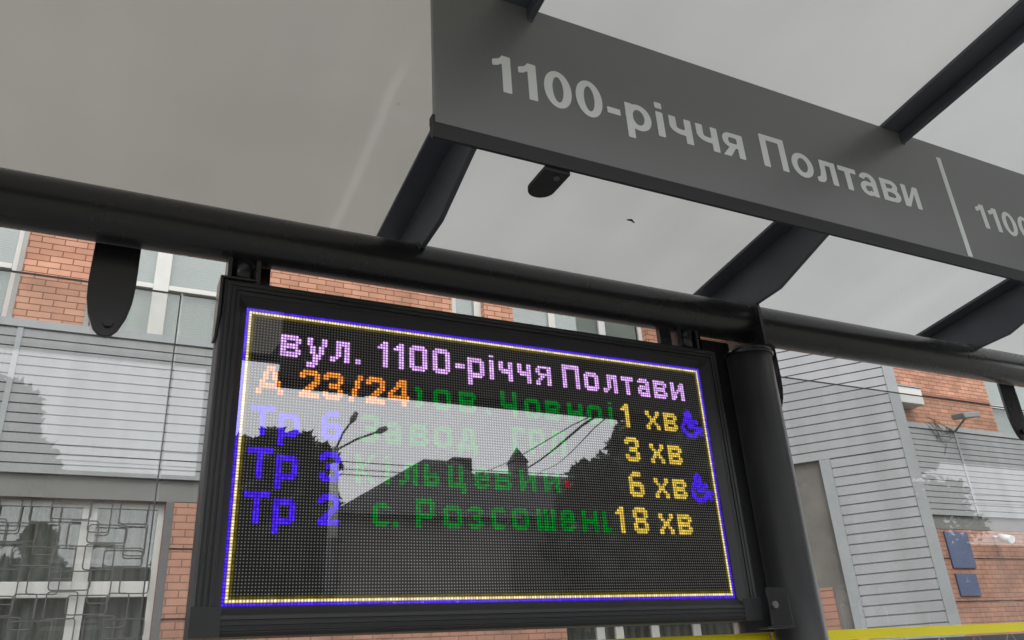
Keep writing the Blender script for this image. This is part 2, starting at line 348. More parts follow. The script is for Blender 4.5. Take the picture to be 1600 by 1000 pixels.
# --- bold grotesque letters for the sign board, built from strokes and traced to outlines.  units: cap height 1
def S(x0, y0, x1, y1, w): return ('S', x0, y0, x1, y1, w)      # butt-ended stroke
def Bx(x0, y0, x1, y1): return ('B', x0, y0, x1, y1)
def E(cx, cy, rx, ry, wx, wy, a0=0, a1=360): return ('E', cx, cy, rx, ry, wx, wy, a0, a1)
ST, TH, XHT = .205, .165, .725
G = {   # advance width, primitives
'1': (.60, [Bx(.27, 0, .27+ST, 1), ('P', [(.05, .66), (.05, .83), (.20, .89), (.29, 1.0), (.475, 1.0), (.475, .78), (.27, .78), (.18, .70)])]),
'0': (.775, [E(.385, .5, .335, .515, ST, .16)]),
'-': (.46, [Bx(.06, .265, .40, .44)]),
'р': (.83, [Bx(.085, -.27, .275, XHT), E(.425, .3625, .345, .375, .19, .155)]),
'і': (.39, [Bx(.095, 0, .295, XHT), Bx(.095, .825, .295, 1.0)]),
'ч': (.77, [Bx(.495, 0, .695, XHT), Bx(.065, .43, .265, XHT), E(.40, .44, .335, .215, .20, .16, 180, 270), Bx(.395, .225, .50, .385)]),
'я': (.78, [Bx(.50, 0, .70, XHT), Bx(.30, .585, .51, XHT), Bx(.30, .275, .51, .41), E(.30, .5, .235, .225, .18, .135, 90, 270), ('P', [(.02, 0), (.25, 0), (.45, .30), (.26, .30)])]),
'П': (1.0, [Bx(.10, 0, .305, 1), Bx(.695, 0, .90, 1), Bx(.30, .835, .70, 1)]),
'о': (.83, [E(.415, .3625, .36, .378, .195, .155)]),
'л': (.83, [Bx(.555, 0, .755, XHT), Bx(.205, .57, .56, XHT), ('P', [(.205, .60), (.385, .60), (.375, .30), (.345, .12), (.26, .015), (.14, -.012), (.03, .0), (.03, .145), (.10, .145), (.165, .21), (.195, .36)])]),
'т': (.70, [Bx(.25, 0, .45, XHT), Bx(.03, .57, .67, XHT)]),
'а': (.77, [Bx(.49, .0, .685, .50), E(.375, .475, .31, .265, .195, .14, -10, 168), E(.33, .22, .275, .235, .185, .14, 60, 330), Bx(.33, .315, .50, .44)]),
'в': (.82, [Bx(.09, 0, .29, XHT), Bx(.28, 0, .50, .145), Bx(.28, .58, .48, XHT), Bx(.28, .31, .52, .435), E(.48, .525, .255, .20, .19, .145, -90, 90), E(.50, .2175, .285, .2175, .195, .145, -90, 90)]),
'и': (.83, [Bx(.085, 0, .275, XHT), Bx(.555, 0, .745, XHT), ('P', [(.265, .0), (.275, .23), (.555, .725), (.565, .725), (.555, .475), (.28, .0)])]),
' ': (.39, []),
}
def inside(pr, x, y):
    """negative inside, roughly a distance"""
    k = pr[0]
    if k == 'B':
        _, x0, y0, x1, y1 = pr; return max(x0 - x, x - x1, y0 - y, y - y1)
    if k == 'E':
        _, cx, cy, rx, ry, wx, wy, a0, a1 = pr; dx, dy = x - cx, y - cy
        o = (math.hypot(dx/rx, dy/ry) - 1) * min(rx, ry)
        irx, iry = rx - wx, ry - wy
        i = (1 - math.hypot(dx/irx, dy/iry)) * min(irx, iry); d = max(o, i)
        if a1 - a0 < 360:
            n0 = (sin(R(a0)), -cos(R(a0))); n1 = (-sin(R(a1)), cos(R(a1)))
            h0 = n0[0]*dx + n0[1]*dy; h1 = n1[0]*dx + n1[1]*dy
            d = max(d, max(h0, h1) if a1 - a0 <= 180 else min(h0, h1))
        return d
    pts = pr[1]; n = len(pts); c = False; best = 9
    for i in range(n):
        (ax, ay), (bx, by) = pts[i], pts[(i+1) % n]
        if (ay > y) != (by > y) and x < (bx-ax)*(y-ay)/(by-ay) + ax: c = not c
        t = max(0, min(1, ((x-ax)*(bx-ax) + (y-ay)*(by-ay)) / ((bx-ax)**2 + (by-ay)**2)))
        best = min(best, math.hypot(x - ax - t*(bx-ax), y - ay - t*(by-ay)))
    return -best if c else best
def sign_text(name, body, x0, x1, z0, z1, y, mat, parent, thick=.0005, N=44, squeeze=None):
    """vinyl lettering in the XZ plane facing -Y, cap height z0..z1, whole line fitted to x0..x1"""
    tot = sum(G[c][0] for c in body); sx = (x1 - x0) / tot; sz = z1 - z0; h = 1 / N
    bm = bmesh.new(); pen = 0
    for ch in body:
        adv, prims = G[ch]
        if prims:
            ni, j0, j1 = int(adv * N) + 3, int(-.32 * N), int(1.06 * N)
            fv = {(i, j): min(inside(p, (i-1)*h, j*h) for p in prims) for i in range(ni + 1) for j in range(j0, j1 + 1)}
            cache = {}
            def vert(u, v):
                k = (round(u, 5), round(v, 5))
                if k not in cache: cache[k] = bm.verts.new((x0 + (pen + u) * sx, y - thick, z0 + v * sz))
                return cache[k]
            for i in range(ni):
                for j in range(j0, j1):
                    q = [(i, j), (i+1, j), (i+1, j+1), (i, j+1)]; vals = [fv[k] for k in q]
                    if min(vals) >= 0: continue
                    poly = []
                    for a in range(4):
                        (ai, aj), (bi, bj) = q[a], q[(a+1) % 4]; fa, fb = vals[a], vals[(a+1) % 4]
                        if fa < 0: poly.append(((ai-1)*h, aj*h))
                        if (fa < 0) != (fb < 0):
                            t = fa / (fa - fb); poly.append(((ai-1 + (bi-ai)*t)*h, (aj + (bj-aj)*t)*h))
                    vs = []
                    for p in poly:
                        w = vert(*p)
                        if w not in vs: vs.append(w)
                    if len(vs) >= 3:
                        try: bm.faces.new(vs)
                        except ValueError: pass
        pen += adv
    bmesh.ops.dissolve_limit(bm, angle_limit=.01, verts=bm.verts, edges=bm.edges)
    bmesh.ops.recalc_face_normals(bm, faces=bm.faces)
    for f in bm.faces:
        if f.normal.y > 0: f.normal_flip()
    me = bpy.data.meshes.new(name); bm.to_mesh(me); bm.free(); me.materials.append(mat)
    o = bpy.data.objects.new(name, me); COL.objects.link(o)
    o.parent = parent; o.matrix_parent_inverse = Matrix.Translation(-abs_loc(parent))
    return o

G0 = -1.72           # pavement level (camera eye is 1.6 m above it)

# ------------------------------------------------------------------ ground
struct('ground', MB().box(-200, 200, -250, 250, G0 - .6, G0 - .02), M['soil'])
struct('pavement', MB().box(-60, 60, -2.6, 8.9, G0 - .019, G0), M['paving'])
struct('kerb', MB().box(-60, 60, -2.75, -2.604, G0 - .019, G0 + .002), M['kerb'])
struct('road', MB().box(-60, 60, -12, -2.754, G0 - .30, G0 - .13), M['asphalt'])
struct('far_pavement', MB().box(-60, 60, -16, -12.004, G0 - .019, G0 + .0), M['paving'])

# ------------------------------------------------------------------ bus shelter
sh = thing('bus_shelter', 'black steel bus shelter with milky roof sheets and clear glass back wall', 'bus shelter', (1.114, 0, G0))
TZ, TR = .612, .0462
tb = MB().tube([(-2.6, 0, TZ), (-1.5, 0, TZ), (0, 0, TZ), (1.5, 0, TZ), (4.6, 0, TZ)], TR, 48)
tb.build('beam', M['black'], sh)
def rz(y, z0=.730): return z0 + .14 * (-y)
for px in (-2.118, 1.114, 4.346):
    p = MB().tube([(px, 0, G0), (px, 0, .523)], .0505, 40); po = p.build('post', M['post'], sh)
    c = MB(); c.tube([(px, 0, .5232), (px, 0, .526), (px, 0, .532), (px, 0, .535)], .055, 40, radii=[.0535, .056, .056, .0535])
    c.build('cap_ring', M['black'], po)
    g = MB()
    pts = [(px-.004, -.062, .5352), (px-.004, .062, .5352), (px-.004, .062, .62)]
    for k in range(13):
        a = pi * k / 12; pts.append((px-.004, .062*cos(a), .625 + .052*sin(a)))
    pts.append((px-.004, -.062, .62))
    g.prism(pts, (.008, 0, 0)); g.build('saddle_plate', M['black'], po)
    b = MB().tube([(px, 0, G0), (px, 0, G0 + .012)], .11, 24); b.build('base_plate', M['black'], po)
RX = [-2.12, -1.312, -.504, .304, 1.114, 1.921, 2.729, 3.537, 4.345]
YF, YB = -1.30, .135
for x in RX:
    m = MB()
    hw, t = .051, .008
    # flange (flat bar under the sheets)
    m.prism([(x-hw, YB-.03, rz(YB-.03)), (x+.005, YB-.03, rz(YB-.03)), (x+.005, YF+.03, rz(YF+.03)), (x-hw, YF+.03, rz(YF+.03))], (0, 0, t))
    # web, deepest near the tube and chamfered where it meets it
    w = [(-.022, .634), (-.135, .640), (-.28, .690), (-.492, .754), (-.507, .778), (-.80, .818), (-1.26, .880), (-1.26, rz(-1.26)-.0005), (.104, rz(.104)-.0005), (.104, .66), (.02, .65)]
    m.prism([(x-.005, a, b) for a, b in w], (.010, 0, 0))
    m.build('rafter', M['rafter'], sh, bevel=.0012, seg=1)
for x in RX:
    w = MB(); pts = []
    for k in range(13):
        a = R(60 + 95*k/12); pts.append((x - .0075 + .0012*((k*7) % 3 - 1), TR*1.015*cos(a), TZ + TR*1.015*sin(a)))
    w.tube(pts, .0028, 6); w.build('weld_bead', M['rafter'], sh)
edges = [RX[0]-.3] + [(a) for a in RX[1:-1]] + [RX[-1]+.3]
for i in range(len(edges)-1):
    a, b = edges[i] + .003, edges[i+1] - .003
    z = lambda y: rz(y) + .0095
    mt = M['roofwarm'] if b < .35 else (M['roof'] if b < 1.2 else M['roof2'])
    m = MB().prism([(a, YB, z(YB)), (b, YB, z(YB)), (b, YF, z(YF)), (a, YF, z(YF))], (0, 0, .006))
    m.build('roof_panel', mt, sh)
m = MB().box(RX[0]-.31, RX[-1]+.31, YF-.0255, YF-.0015, rz(YF)-.012, rz(YF)+.02); m.build('roof_edge_rail', M['black'], sh, bevel=.002)
# glass back wall, sheets butt at open joints
GY = .055
seams = [-2.46, -1.275, -.1, 1.085, 2.235, 3.42]
for i in range(len(seams)-1):
    a, b = seams[i] + .002, seams[i+1] - .002
    g = MB().box(a, b, GY, GY+.008, -1.45, .515).build('glass_panel', M['glass'], sh)
    e = MB()
    for (x0, x1, z0, z1) in ((a, b, .5152, .5164),):
        e.box(x0, x1, GY+.001, GY+.007, z0, z1)
    e.box(b-.0008, b+.0012, GY+.001, GY+.007, -1.45, .5145)
    e.build('glass_edge', pbr('green_glass_edge', (.12, .13, .125), .3), g)
    MB().box(a+.002, b-.002, GY-.0012, GY-.0004, -.0835, -.0625).build('yellow_strip', M['yellow'], g)
    f = MB(); x = a + .01; k = 0
    while x < b - .09:                       # ornament film: dark lozenge halves with clear diagonal gaps
        up = k % 2 == 0
        if up: q = [(x+.012, -.088), (x+.118, -.088), (x+.070, -.15), (x+.060, -.15)]
        else: q = [(x+.060, -.088), (x+.070, -.088), (x+.118, -.15), (x+.012, -.15)]
        f.prism([(u, GY-.0012, v) for u, v in q], (0, .0008, 0)); x += .062; k += 1
    f.build('ornament_film', M['film'], g)
    for cx in (a + .104, b - .106):
        if i == 3 and cx < b - .2: cx = 1.206
        c = MB(); out = [(-.0345, .60), (-.0352, .53), (-.0352, .505), (-.0335, .477), (-.028, .449), (-.0185, .426), (-.009, .4155), (0, .4125)]
        poly = [(cx+u, .034, v) for u, v in out] + [(cx-u, .034, v) for u, v in out[-2::-1]]
        c.prism(poly, (0, .008, 0)); co = c.build('glass_clamp', M['black'], sh, bevel=.0015)
        MB().tube([(cx+.003, .0338, .437), (cx+.003, .028, .437)], .0085, 6).build('bolt', M['black'], co)

# ------------------------------------------------------------------ stop name sign hanging under the rafters
FY = -.505
fs = thing('stop_name_sign', 'long anthracite stop name board with grey white lettering hanging under the roof', 'sign', (1.4, -.49, .55))
sx0, sx1 = .1485, 3.25
m = MB(); m.use(M['fascia']).box(sx0, sx1, FY, FY+.011, .545, .803)
b = m.build('sign_board', None, fs, bevel=.0015)
m = MB(); m.prism([(sx0-.003, FY-.001, .5448), (sx0-.003, FY-.001, .5425), (sx0-.003, FY+.0008, .5225), (sx0-.003, FY+.005, .5220), (sx0-.003, FY+.0125, .5315), (sx0-.003, FY+.0125, .5448)], (sx1-sx0+.003, 0, 0))
m.build('bottom_flange', M['fascia_edge'], fs)
MB().box(sx0-.0035, sx0-.0003, FY+.001, FY+.0125, .545, .558).build('end_tab', M['fascia_edge'], fs)
T_ = sum(G[c][0] for c in '1100-річчя Полтави'); k_ = (1.1165 - .2325) / T_; x_ = .2325
for wd in ('1100-річчя', ' ', 'Полтави'):
    w_ = sum(G[c][0] for c in wd) * k_
    if wd != ' ': sign_text('lettering', wd, x_, x_ + w_, .6265, .692, FY, M['vinyl'], fs)
    x_ += w_
MB().box(1.204, 1.2165, FY-.0007, FY-.0001, .548, .770).build('divider_line', M['vinyl'], fs)
sign_text('small_lettering', '1100', 1.2735, 1.452, .6265, .681, FY, M['vinyl'], fs)
tb = MB(); cx, cw = .331, .020
poly = [(cx-cw, -.4995, .5165), (cx+cw, -.4995, .5165), (cx+cw, -.452, .5165)]
poly += [(cx + cw*cos(pi*k/12), -.452 + cw*sin(pi*k/12), .5165) for k in range(1, 12)] + [(cx-cw, -.452, .5165)]
tb.prism(poly, (0, 0, .006)); to = tb.build('mounting_tab', M['fascia_edge'], fs)
MB().tube([(cx+.004, -.488, .5163), (cx+.004, -.488, .5135)], .0045, 12).build('screw', M['steel'], to)

# ------------------------------------------------------------------ departure display
dp = thing('departure_display', 'lit LED departure board in black ribbed frame hanging under the beam', 'display', (.48, 0, -.042))
SW, SH = .96, .48
# frame: mitred sweep of an extruded aluminium profile (outset, depth)
prof = [(0, .0015), (.0004, -.004), (.0125, -.0165), (.0140, -.0195), (.0190, -.0200), (.0196, -.0180), (.0216, -.0180), (.0222, -.0205), (.0270, -.0205),
        (.0276, -.0188), (.0294, -.0188), (.0300, -.0205), (.0345, -.0200), (.0351, -.0185), (.0366, -.0185), (.0372, -.0190), (.0405, -.0160), (.0420, -.0120), (.0420, .0440), (.0, .0440)]
m = MB(); rings = []
for (sx, sz) in ((0, 0), (1, 0), (1, 1), (0, 1)):
    rings.append([m.bm.verts.new(((SW + d) if sx else -d, y, (SH + d) if sz else -d)) for d, y in prof])
for i in range(4):
    a, b = rings[i], rings[(i+1) % 4]
    for k in range(len(prof)):
        m.bm.faces.new([a[k], b[k], b[(k+1) % len(prof)], a[(k+1) % len(prof)]])
fr = m.build('frame', M['frame'], dp)
for x in (-.0425, SW+.0005):
    MB().box(x, x+.042, -.0213, -.0202, -.0425, -.001).build('corner_cover', M['frame'], dp, bevel=.0005)
MB().box(-.0415, SW+.0415, .0442, .052, -.0415, SH+.0415).build('back_cover', M['black'], dp)
scr = MB().box(0, SW, .0, .012, 0, SH).build('screen', M['panel'], dp, loc=(0, 0, 0))
MB().box(.0002, SW-.0002, -.0034, -.0016, .0002, SH-.0002).build('screen_glass', M['screenglass'], dp)

# --- LED dot-matrix font (2-dot strokes), rows top to bottom; first number = rows above the baseline
CAP = 10; XH = 8
F = {
'1': (10, "..## .### #### ..## ..## ..## ..## ..## ..## ..##"),
'0': (10, ".#####. ####### ##...## ##...## ##...## ##...## ##...## ##...## ####### .#####."),
'2': (10, ".#####. ####### ##...## .....## ....### ...###. ..###.. .###... ####### #######"),
'3': (10, ".#####. ####### ##...## .....## ..####. ..####. .....## ##...## ####### .#####."),
'4': (10, "....###. ...####. ...####. ..##.##. .##..##. ##...##. ######## ######## .....##. .....##."),
'6': (10, "..####. .#####. ##..... ##..... ######. ####### ##...## ##...## ####### .#####."),
'8': (10, ".#####. ####### ##...## ##...## .#####. .#####. ##...## ##...## ####### .#####."),
'/': (10, "...## ...## ..##. ..##. ..##. .##.. .##.. .##.. ##... ##..."),
'-': (5, "#### ####"),
'.': (2, "## ##"),
'А': (10, "...###... ...###... ..##.##.. ..##.##.. ..##.##.. .##...##. .#######. .#######. ##.....## ##.....##"),
'Т': (10, "######## ######## ...##... ...##... ...##... ...##... ...##... ...##... ...##... ...##..."),
'П': (10, "######## ######## ##....## ##....## ##....## ##....## ##....## ##....## ##....## ##....##"),
'Ч': (10, "##...## ##...## ##...## ##...## ##...## ####### .###### .....## .....## .....##"),
'З': (10, ".#####. ####### .....## .....## ..####. ..####. .....## .....## ####### .#####."),
'Г': (10, "###### ###### ##.... ##.... ##.... ##.... ##.... ##.... ##.... ##...."),
'Р': (10, "######. ####### ##...## ##...## ##...## ####### ######. ##..... ##..... ##....."),
'Л': (10, "..###### ..###### ..##..## ..##..## ..##..## ..##..## ..##..## ..##..## ###...## ##....##"),
'К': (10, "##...## ##..##. ##.##.. ####... ###.... ###.... ####... ##.##.. ##..##. ##...##"),
'в': (8, "######. ####### ##...## ######. ######. ##...## ####### ######."),
'у': (8, "##...## ##...## ##...## .##.##. .##.##. .##.##. ..###.. ..###.. ..##... ####... ###...."),
'л': (8, "..##### ..##### ..##.## ..##.## ..##.## ..##.## ###..## ##...##"),
'р': (8, "######. ####### ##...## ##...## ##...## ##...## ####### ######. ##..... ##..... ##....."),
'і': (10, "## .. ## ## ## ## ## ## ## ##"),
'ч': (8, "##..## ##..## ##..## ###### .##### ....## ....## ....##"),
'я': (8, ".###### ##...## ##...## .###### ..##.## .##..## ##...## ##...##"),
'о': (8, ".#####. ####### ##...## ##...## ##...## ##...## ####### .#####."),
'т': (8, "###### ###### ..##.. ..##.. ..##.. ..##.. ..##.. ..##.."),
'а': (8, ".####. ###### ....## .##### ###### ##..## ###### .#####"),
'и': (8, "##...## ##..### ##..### ##.#### ####.## ###..## ###..## ##...##"),
'н': (8, "##...## ##...## ##...## ####### ####### ##...## ##...## ##...##"),
'д': (8, "..#####. ..##.##. ..##.##. ..##.##. ..##.##. .##..##. ######## ######## ##....## ##....##"),
'ь': (8, "##.... ##.... ##.... #####. ###### ##..## ###### #####."),
'ц': (8, "##..##. ##..##. ##..##. ##..##. ##..##. ##..##. ####### ####### .....## .....##"),
'е': (8, ".####. ###### ##..## ###### ###### ##.... ###### .####."),
'с': (8, ".####. ###### ##.... ##.... ##.... ##.... ###### .####."),
'ш': (8, "##.##.## ##.##.## ##.##.## ##.##.## ##.##.## ##.##.## ######## ########"),
'з': (8, ".####. ###### ....## ..###. ..###. ....## ###### .####."),
'х': (8, "##...## ##...## .##.##. ..###.. ..###.. .##.##. ##...## ##...##"),
'ʜ': (8, "##..## ##..## ##..## ###### ###### ##..## ##..## ##..##"),
}
def raster(body, cols, base):
    """dots of a word spread between two columns, letters standing on row `base`"""
    gl = [(F[c][0], F[c][1].split(' ')) for c in body]
    ws = [len(g[1][0]) for g in gl]; n = len(gl)
    gap = (cols[1] - cols[0] - sum(ws)) / max(1, n - 1); x = cols[0]; out = set()
    for (asc, rows), w in zip(gl, ws):
        x0 = int(round(x))
        for j, r in enumerate(rows):
            for i, ch in enumerate(r):
                if ch == '#': out.add((x0 + i, int(base) - asc + j))
        x += w + gap
    return out
def led_mesh(name, cells, mat, parent=dp, y=-.0006):
    verts, faces, uvs = [], [], []
    for (i, j) in sorted(cells):
        if not (0 <= i < 192 and 0 <= j < 96): continue
        x, z = i * .005, SH - (j + 1) * .005; k = len(verts)
        verts += [(x, y, z), (x + .005, y, z), (x + .005, y, z + .005), (x, y, z + .005)]
        faces.append((k, k+1, k+2, k+3)); uvs += [(0, 0), (1, 0), (1, 1), (0, 1)]
    me = bpy.data.meshes.new(name); me.from_pydata(verts, [], faces)
    ul = me.uv_layers.new(name='UVMap')
    for l, u in zip(ul.data, uvs): l.uv = u
    me.materials.append(mat)
    o = bpy.data.objects.new(name, me); COL.objects.link(o)
    o.parent = parent; o.matrix_parent_inverse = Matrix.Translation(-abs_loc(parent)); return o
def ring(k): return {(i, j) for i in range(k, 192-k) for j in range(k, 96-k) if i in (k, 191-k) or j in (k, 95-k)}
led_mesh('screen_border', ring(0), M['led_blue'])
led_mesh('screen_border', ring(1), M['led_cream'])
led_mesh('screen_border', ring(2), M['led_bleed'])  # dim innermost ring, painted in for the bleed of the border's glow
def words(name, parts, mat, label=None):
    for (body, c0, c1, base, clip) in parts:
        cells = {(i, j) for i, j in raster(body, (c0, c1), base) if clip[0] <= i < clip[1]}
        o = led_mesh(name, cells, mat)
        if label: o['label'] = label
ALL = (0, 192)
words('heading_text', [('вул.', 12, 40, 16, ALL), ('1100-річчя', 46, 117, 16, ALL), ('Полтави', 122, 182, 16, ALL)], M['led_purple'], 'lilac heading with the stop name')
words('route_number', [('А', 5, 14, 30, ALL), ('23/24', 19, 58, 30, ALL)], M['led_orange'], 'orange route number')
for k, num in enumerate(('6', '3', '2')):
    words('route_number', [('Тр', 4, 20, 44 + 14*k, ALL), (num, 27, 34, 44 + 14*k, ALL)], M['led_blue'], 'blue route number')
words('destination_text', [('оов.', 56, 90, 30, (60, 192)), ('Човноі', 94, 144, 30, ALL)], M['led_green'], 'green scrolling destination, first line')
words('destination_text', [('Завод', 40, 84, 44, ALL), ('ГРЛ', 98, 121, 44, ALL)], M['led_green'], 'green destination, second line')
words('destination_text', [('Кільцевии', 39, 117, 58, ALL)], M['led_green'], 'green destination, third line')
words('destination_text', [('с.', 45, 54, 72, ALL), ('Розсошенці', 60, 146, 72, (0, 138))], M['led_green'], 'green destination, fourth line')
for k, (num, c0, c1) in enumerate((('1', 148, 152), ('3', 148, 155), ('6', 148, 155), ('18', 140, 155))):
    words('arrival_time', [(num, c0, c1, 30 + 14*k, ALL), ('хв', 160, 176, 30 + 14*k, ALL)], M['led_yellow'], 'yellow waiting time')
WC = ["...##......", "...##......", "...........", "...##......", "...####....", "...##......", ".#.#####...", "#..##..##..", "#......##..", "##....#.##.", ".######..##"]
WC = ["...##......", "..####.....", "..####.....", "..####.....", ".########..", ".########..", "##.####....", "#..########", "##.....####", "###...####.", ".#######.##", "..#####...."]
for t in (20, 47.6):
    led_mesh('wheelchair_symbol', {(178 + i, int(t) + j) for j, r in enumerate(WC) for i, ch in enumerate(r) if ch == '#'}, M['led_blue'])
led_mesh('stray_dot', {(119, 54), (120, 54), (119, 55), (120, 55), (119, 53), (120, 53)}, M['led_red'])
# hangers and brackets that carry the display
for x in (-.010, .938):
    h = MB().tube([(x, .004, .5222), (x, .004, .580)], .0165, 20); h.build('hanger', M['black'], dp)
    for s in (-1, 1):
        MB().box(x+s*.0235-.0035, x+s*.0235+.0035, -.012, .03, .5222, .588).build('hanger_plate', M['black'], dp, bevel=.001)
m = MB().box(.868, .898, .0, .012, .5222, .588); m.build('hanger_plate', M['black'], dp)
m = MB(); m.prism([(-.0475, -.019, .5225), (-.0475, .03, .5225), (-.0475, .03, .42), (-.0475, -.004, .42), (-.0475, -.019, .455)], (.005, 0, 0))
m.box(-.0475, .012, -.019, .03, .5226, .5265)
m.build('corner_bracket', M['black'], dp, bevel=.001)
MB().box(1.0025, 1.092, .034, .050, -.062, .572)  .build('side_rail', M['frame'], dp, bevel=.001)
# lug that bolts the display to the post
m = MB(); pl = [(.995, -.0525, .014), (1.036, -.0525, .014), (1.046, -.0525, .005), (1.048, -.0525, -.056), (.995, -.0525, -.056)]
m.prism(pl, (0, .005, 0)); m.box(.985, 1.054, -.0525, -.02, -.0595, -.0562)
lg = m.build('post_lug', M['black'], dp, bevel=.001)
MB().tube([(1.004, -.0528, -.018), (1.004, -.060, -.018)], .0075, 6).build('bolt', M['steel'], lg)

# a dead leaf stuck under the roof sheet
m = MB(); lf = [(-.013, 0, 0), (-.006, .004, .001), (.001, .0035, .0018), (.010, .007, .001), (.013, .006, 0), (.006, .001, .0012), (0, -.003, .0015), (-.006, -.003, .0006)]
c0 = Vector((.747, -.111, rz(-.111) + .0045))
m.prism([c0 + Vector(p) for p in lf], (0, 0, .0008))
tag(m.build('leaf', M['leafdry'], loc=tuple(c0)), 'small dark dry leaf stuck under the middle roof sheet', 'leaf')

# ------------------------------------------------------------------ brick building behind the shelter
FYB = 9.0
bd = thing('brick_building', 'orange brick building with grey siding bands and white framed windows behind shelter', 'building', (6, FYB, G0))
holes = [(-5.2, -3.25, 4.10, 6.6), (-3.2, -1.55, 4.10, 6.6), (-.68, 1.26, 4.10, 6.6), (4.17, 4.72, 4.10, 6.6), (5.22, 7.8, 4.10, 6.6), (16.86, 19.3, 4.10, 6.6), (20.2, 22.4, 4.10, 6.6),
         (-5.2, -3.0, -.75, 2.02), (-2.45, .45, -.75, 2.02), (5.75, 8.9, -1.70, .62)]
def wall(mb, x0, x1, z0, z1, y, depth, holes, reveal=True):
    xs = sorted({x0, x1} | {v for h in holes for v in h[:2] if x0 < v < x1}); zs = sorted({z0, z1} | {v for h in holes for v in h[2:] if z0 < v < z1})
    for a, b in zip(xs, xs[1:]):
        for c, d in zip(zs, zs[1:]):
            if any(h[0] <= a and b <= h[1] and h[2] <= c and d <= h[3] for h in holes): continue
            mb.face([(a, y, c), (b, y, c), (b, y, d), (a, y, d)])
    for (a, b, c, d) in holes if reveal else ():
        if b <= x0 or a >= x1 or d <= z0 or c >= z1: continue
        mb.face([(a, y, c), (a, y+depth, c), (a, y+depth, d), (a, y, d)]); mb.face([(b, y, c), (b, y+depth, c), (b, y+depth, d), (b, y, d)])
        mb.face([(a, y, c), (b, y, c), (b, y+depth, c), (a, y+depth, c)]); mb.face([(a, y, d), (b, y, d), (b, y+depth, d), (a, y+depth, d)])
w = MB(); wall(w, -12, 26, 4.102, 9.6, FYB, .3, holes); w.build('wall', M['brick'], bd)
w = MB()
# ground storey: brick courses with recessed grooves every nine rows
gz = [G0, -.85, -.08, .70, 1.47, 2.02]
for a, b in zip(gz, gz[1:]):
    wall(w, -12, 26, a + .02, b - .006, FYB, .3, [(h[0], h[1], max(h[2], a+.02), min(h[3], b-.006)) for h in holes if h[3] < 3], False)
w.build('wall', M['brick2'], bd)['label'] = 'ground storey wall of dull brick'
w = MB(); wall(w, -12, 26, G0, 2.02, FYB + .03, .27, [h for h in holes if h[3] < 3]); w.build('wall_core', M['brickdark'], bd)
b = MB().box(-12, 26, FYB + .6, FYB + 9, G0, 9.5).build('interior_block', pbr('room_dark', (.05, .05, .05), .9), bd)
MB().box(-12.3, 26.3, FYB - .3, FYB + 9.3, 9.62, 9.8).build('roof', M['roofing'], bd)
# head band under the siding
def band(x0, x1):
    MB().box(x0, x1, FYB + .004, FYB + .2, 2.023, 2.275).build('head_band', M['bandgrey'], bd)
band(-12, 26)
# siding band: lapped boards
def siding(mb, P0, u, n, x0, x1, z0, z1, pitch, proud=.05, lap=.024):
    """boards along u from x0..x1 at point P0, outward normal n"""
    k = int(round((z1 - z0) / pitch)); pt = lambda x, o, z: Vector((P0[0] + u[0]*x + n[0]*o, P0[1] + u[1]*x + n[1]*o, z))
    for i in range(k):
        a, b = z0 + i*pitch, z0 + (i+1)*pitch
        g = .017
        mb.face([pt(x0, proud, a), pt(x1, proud, a), pt(x1, proud, b - g), pt(x0, proud, b - g)])
        mb.face([pt(x0, proud, b-g), pt(x1, proud, b-g), pt(x1, proud - lap, b - g + .002), pt(x0, proud - lap, b - g + .002)])
        mb.face([pt(x0, proud - lap, b - g + .002), pt(x1, proud - lap, b - g + .002), pt(x1, proud - lap, b), pt(x0, proud - lap, b)])
        mb.face([pt(x0, proud - lap, b), pt(x1, proud - lap, b), pt(x1, proud, b), pt(x0, proud, b)])
    mb.face([pt(x0, 0, z0), pt(x1, 0, z0), pt(x1, proud, z0), pt(x0, proud, z0)])
    for x in (x0, x1): mb.face([pt(x, 0, z0), pt(x, proud, z0), pt(x, proud, z1), pt(x, 0, z1)])
s = MB(); siding(s, (0, FYB), (1, 0), (0, -1), -12, 26, 2.28, 4.0, .1147); s.build('siding', M['cladding'], bd)
t = MB().box(-12, 26, FYB - .075, FYB - .002, 4.002, 4.10); t.build('sill_band', M['trim'], bd)
for x in (-4.9, -1.37, 2.2, 5.7, 12.6, 15.27, 18.9, 22.9):
    MB().box(x-.03, x+.03, FYB-.062, FYB-.0475, 2.276, 3.998).build('siding_joint', M['trim'], bd)
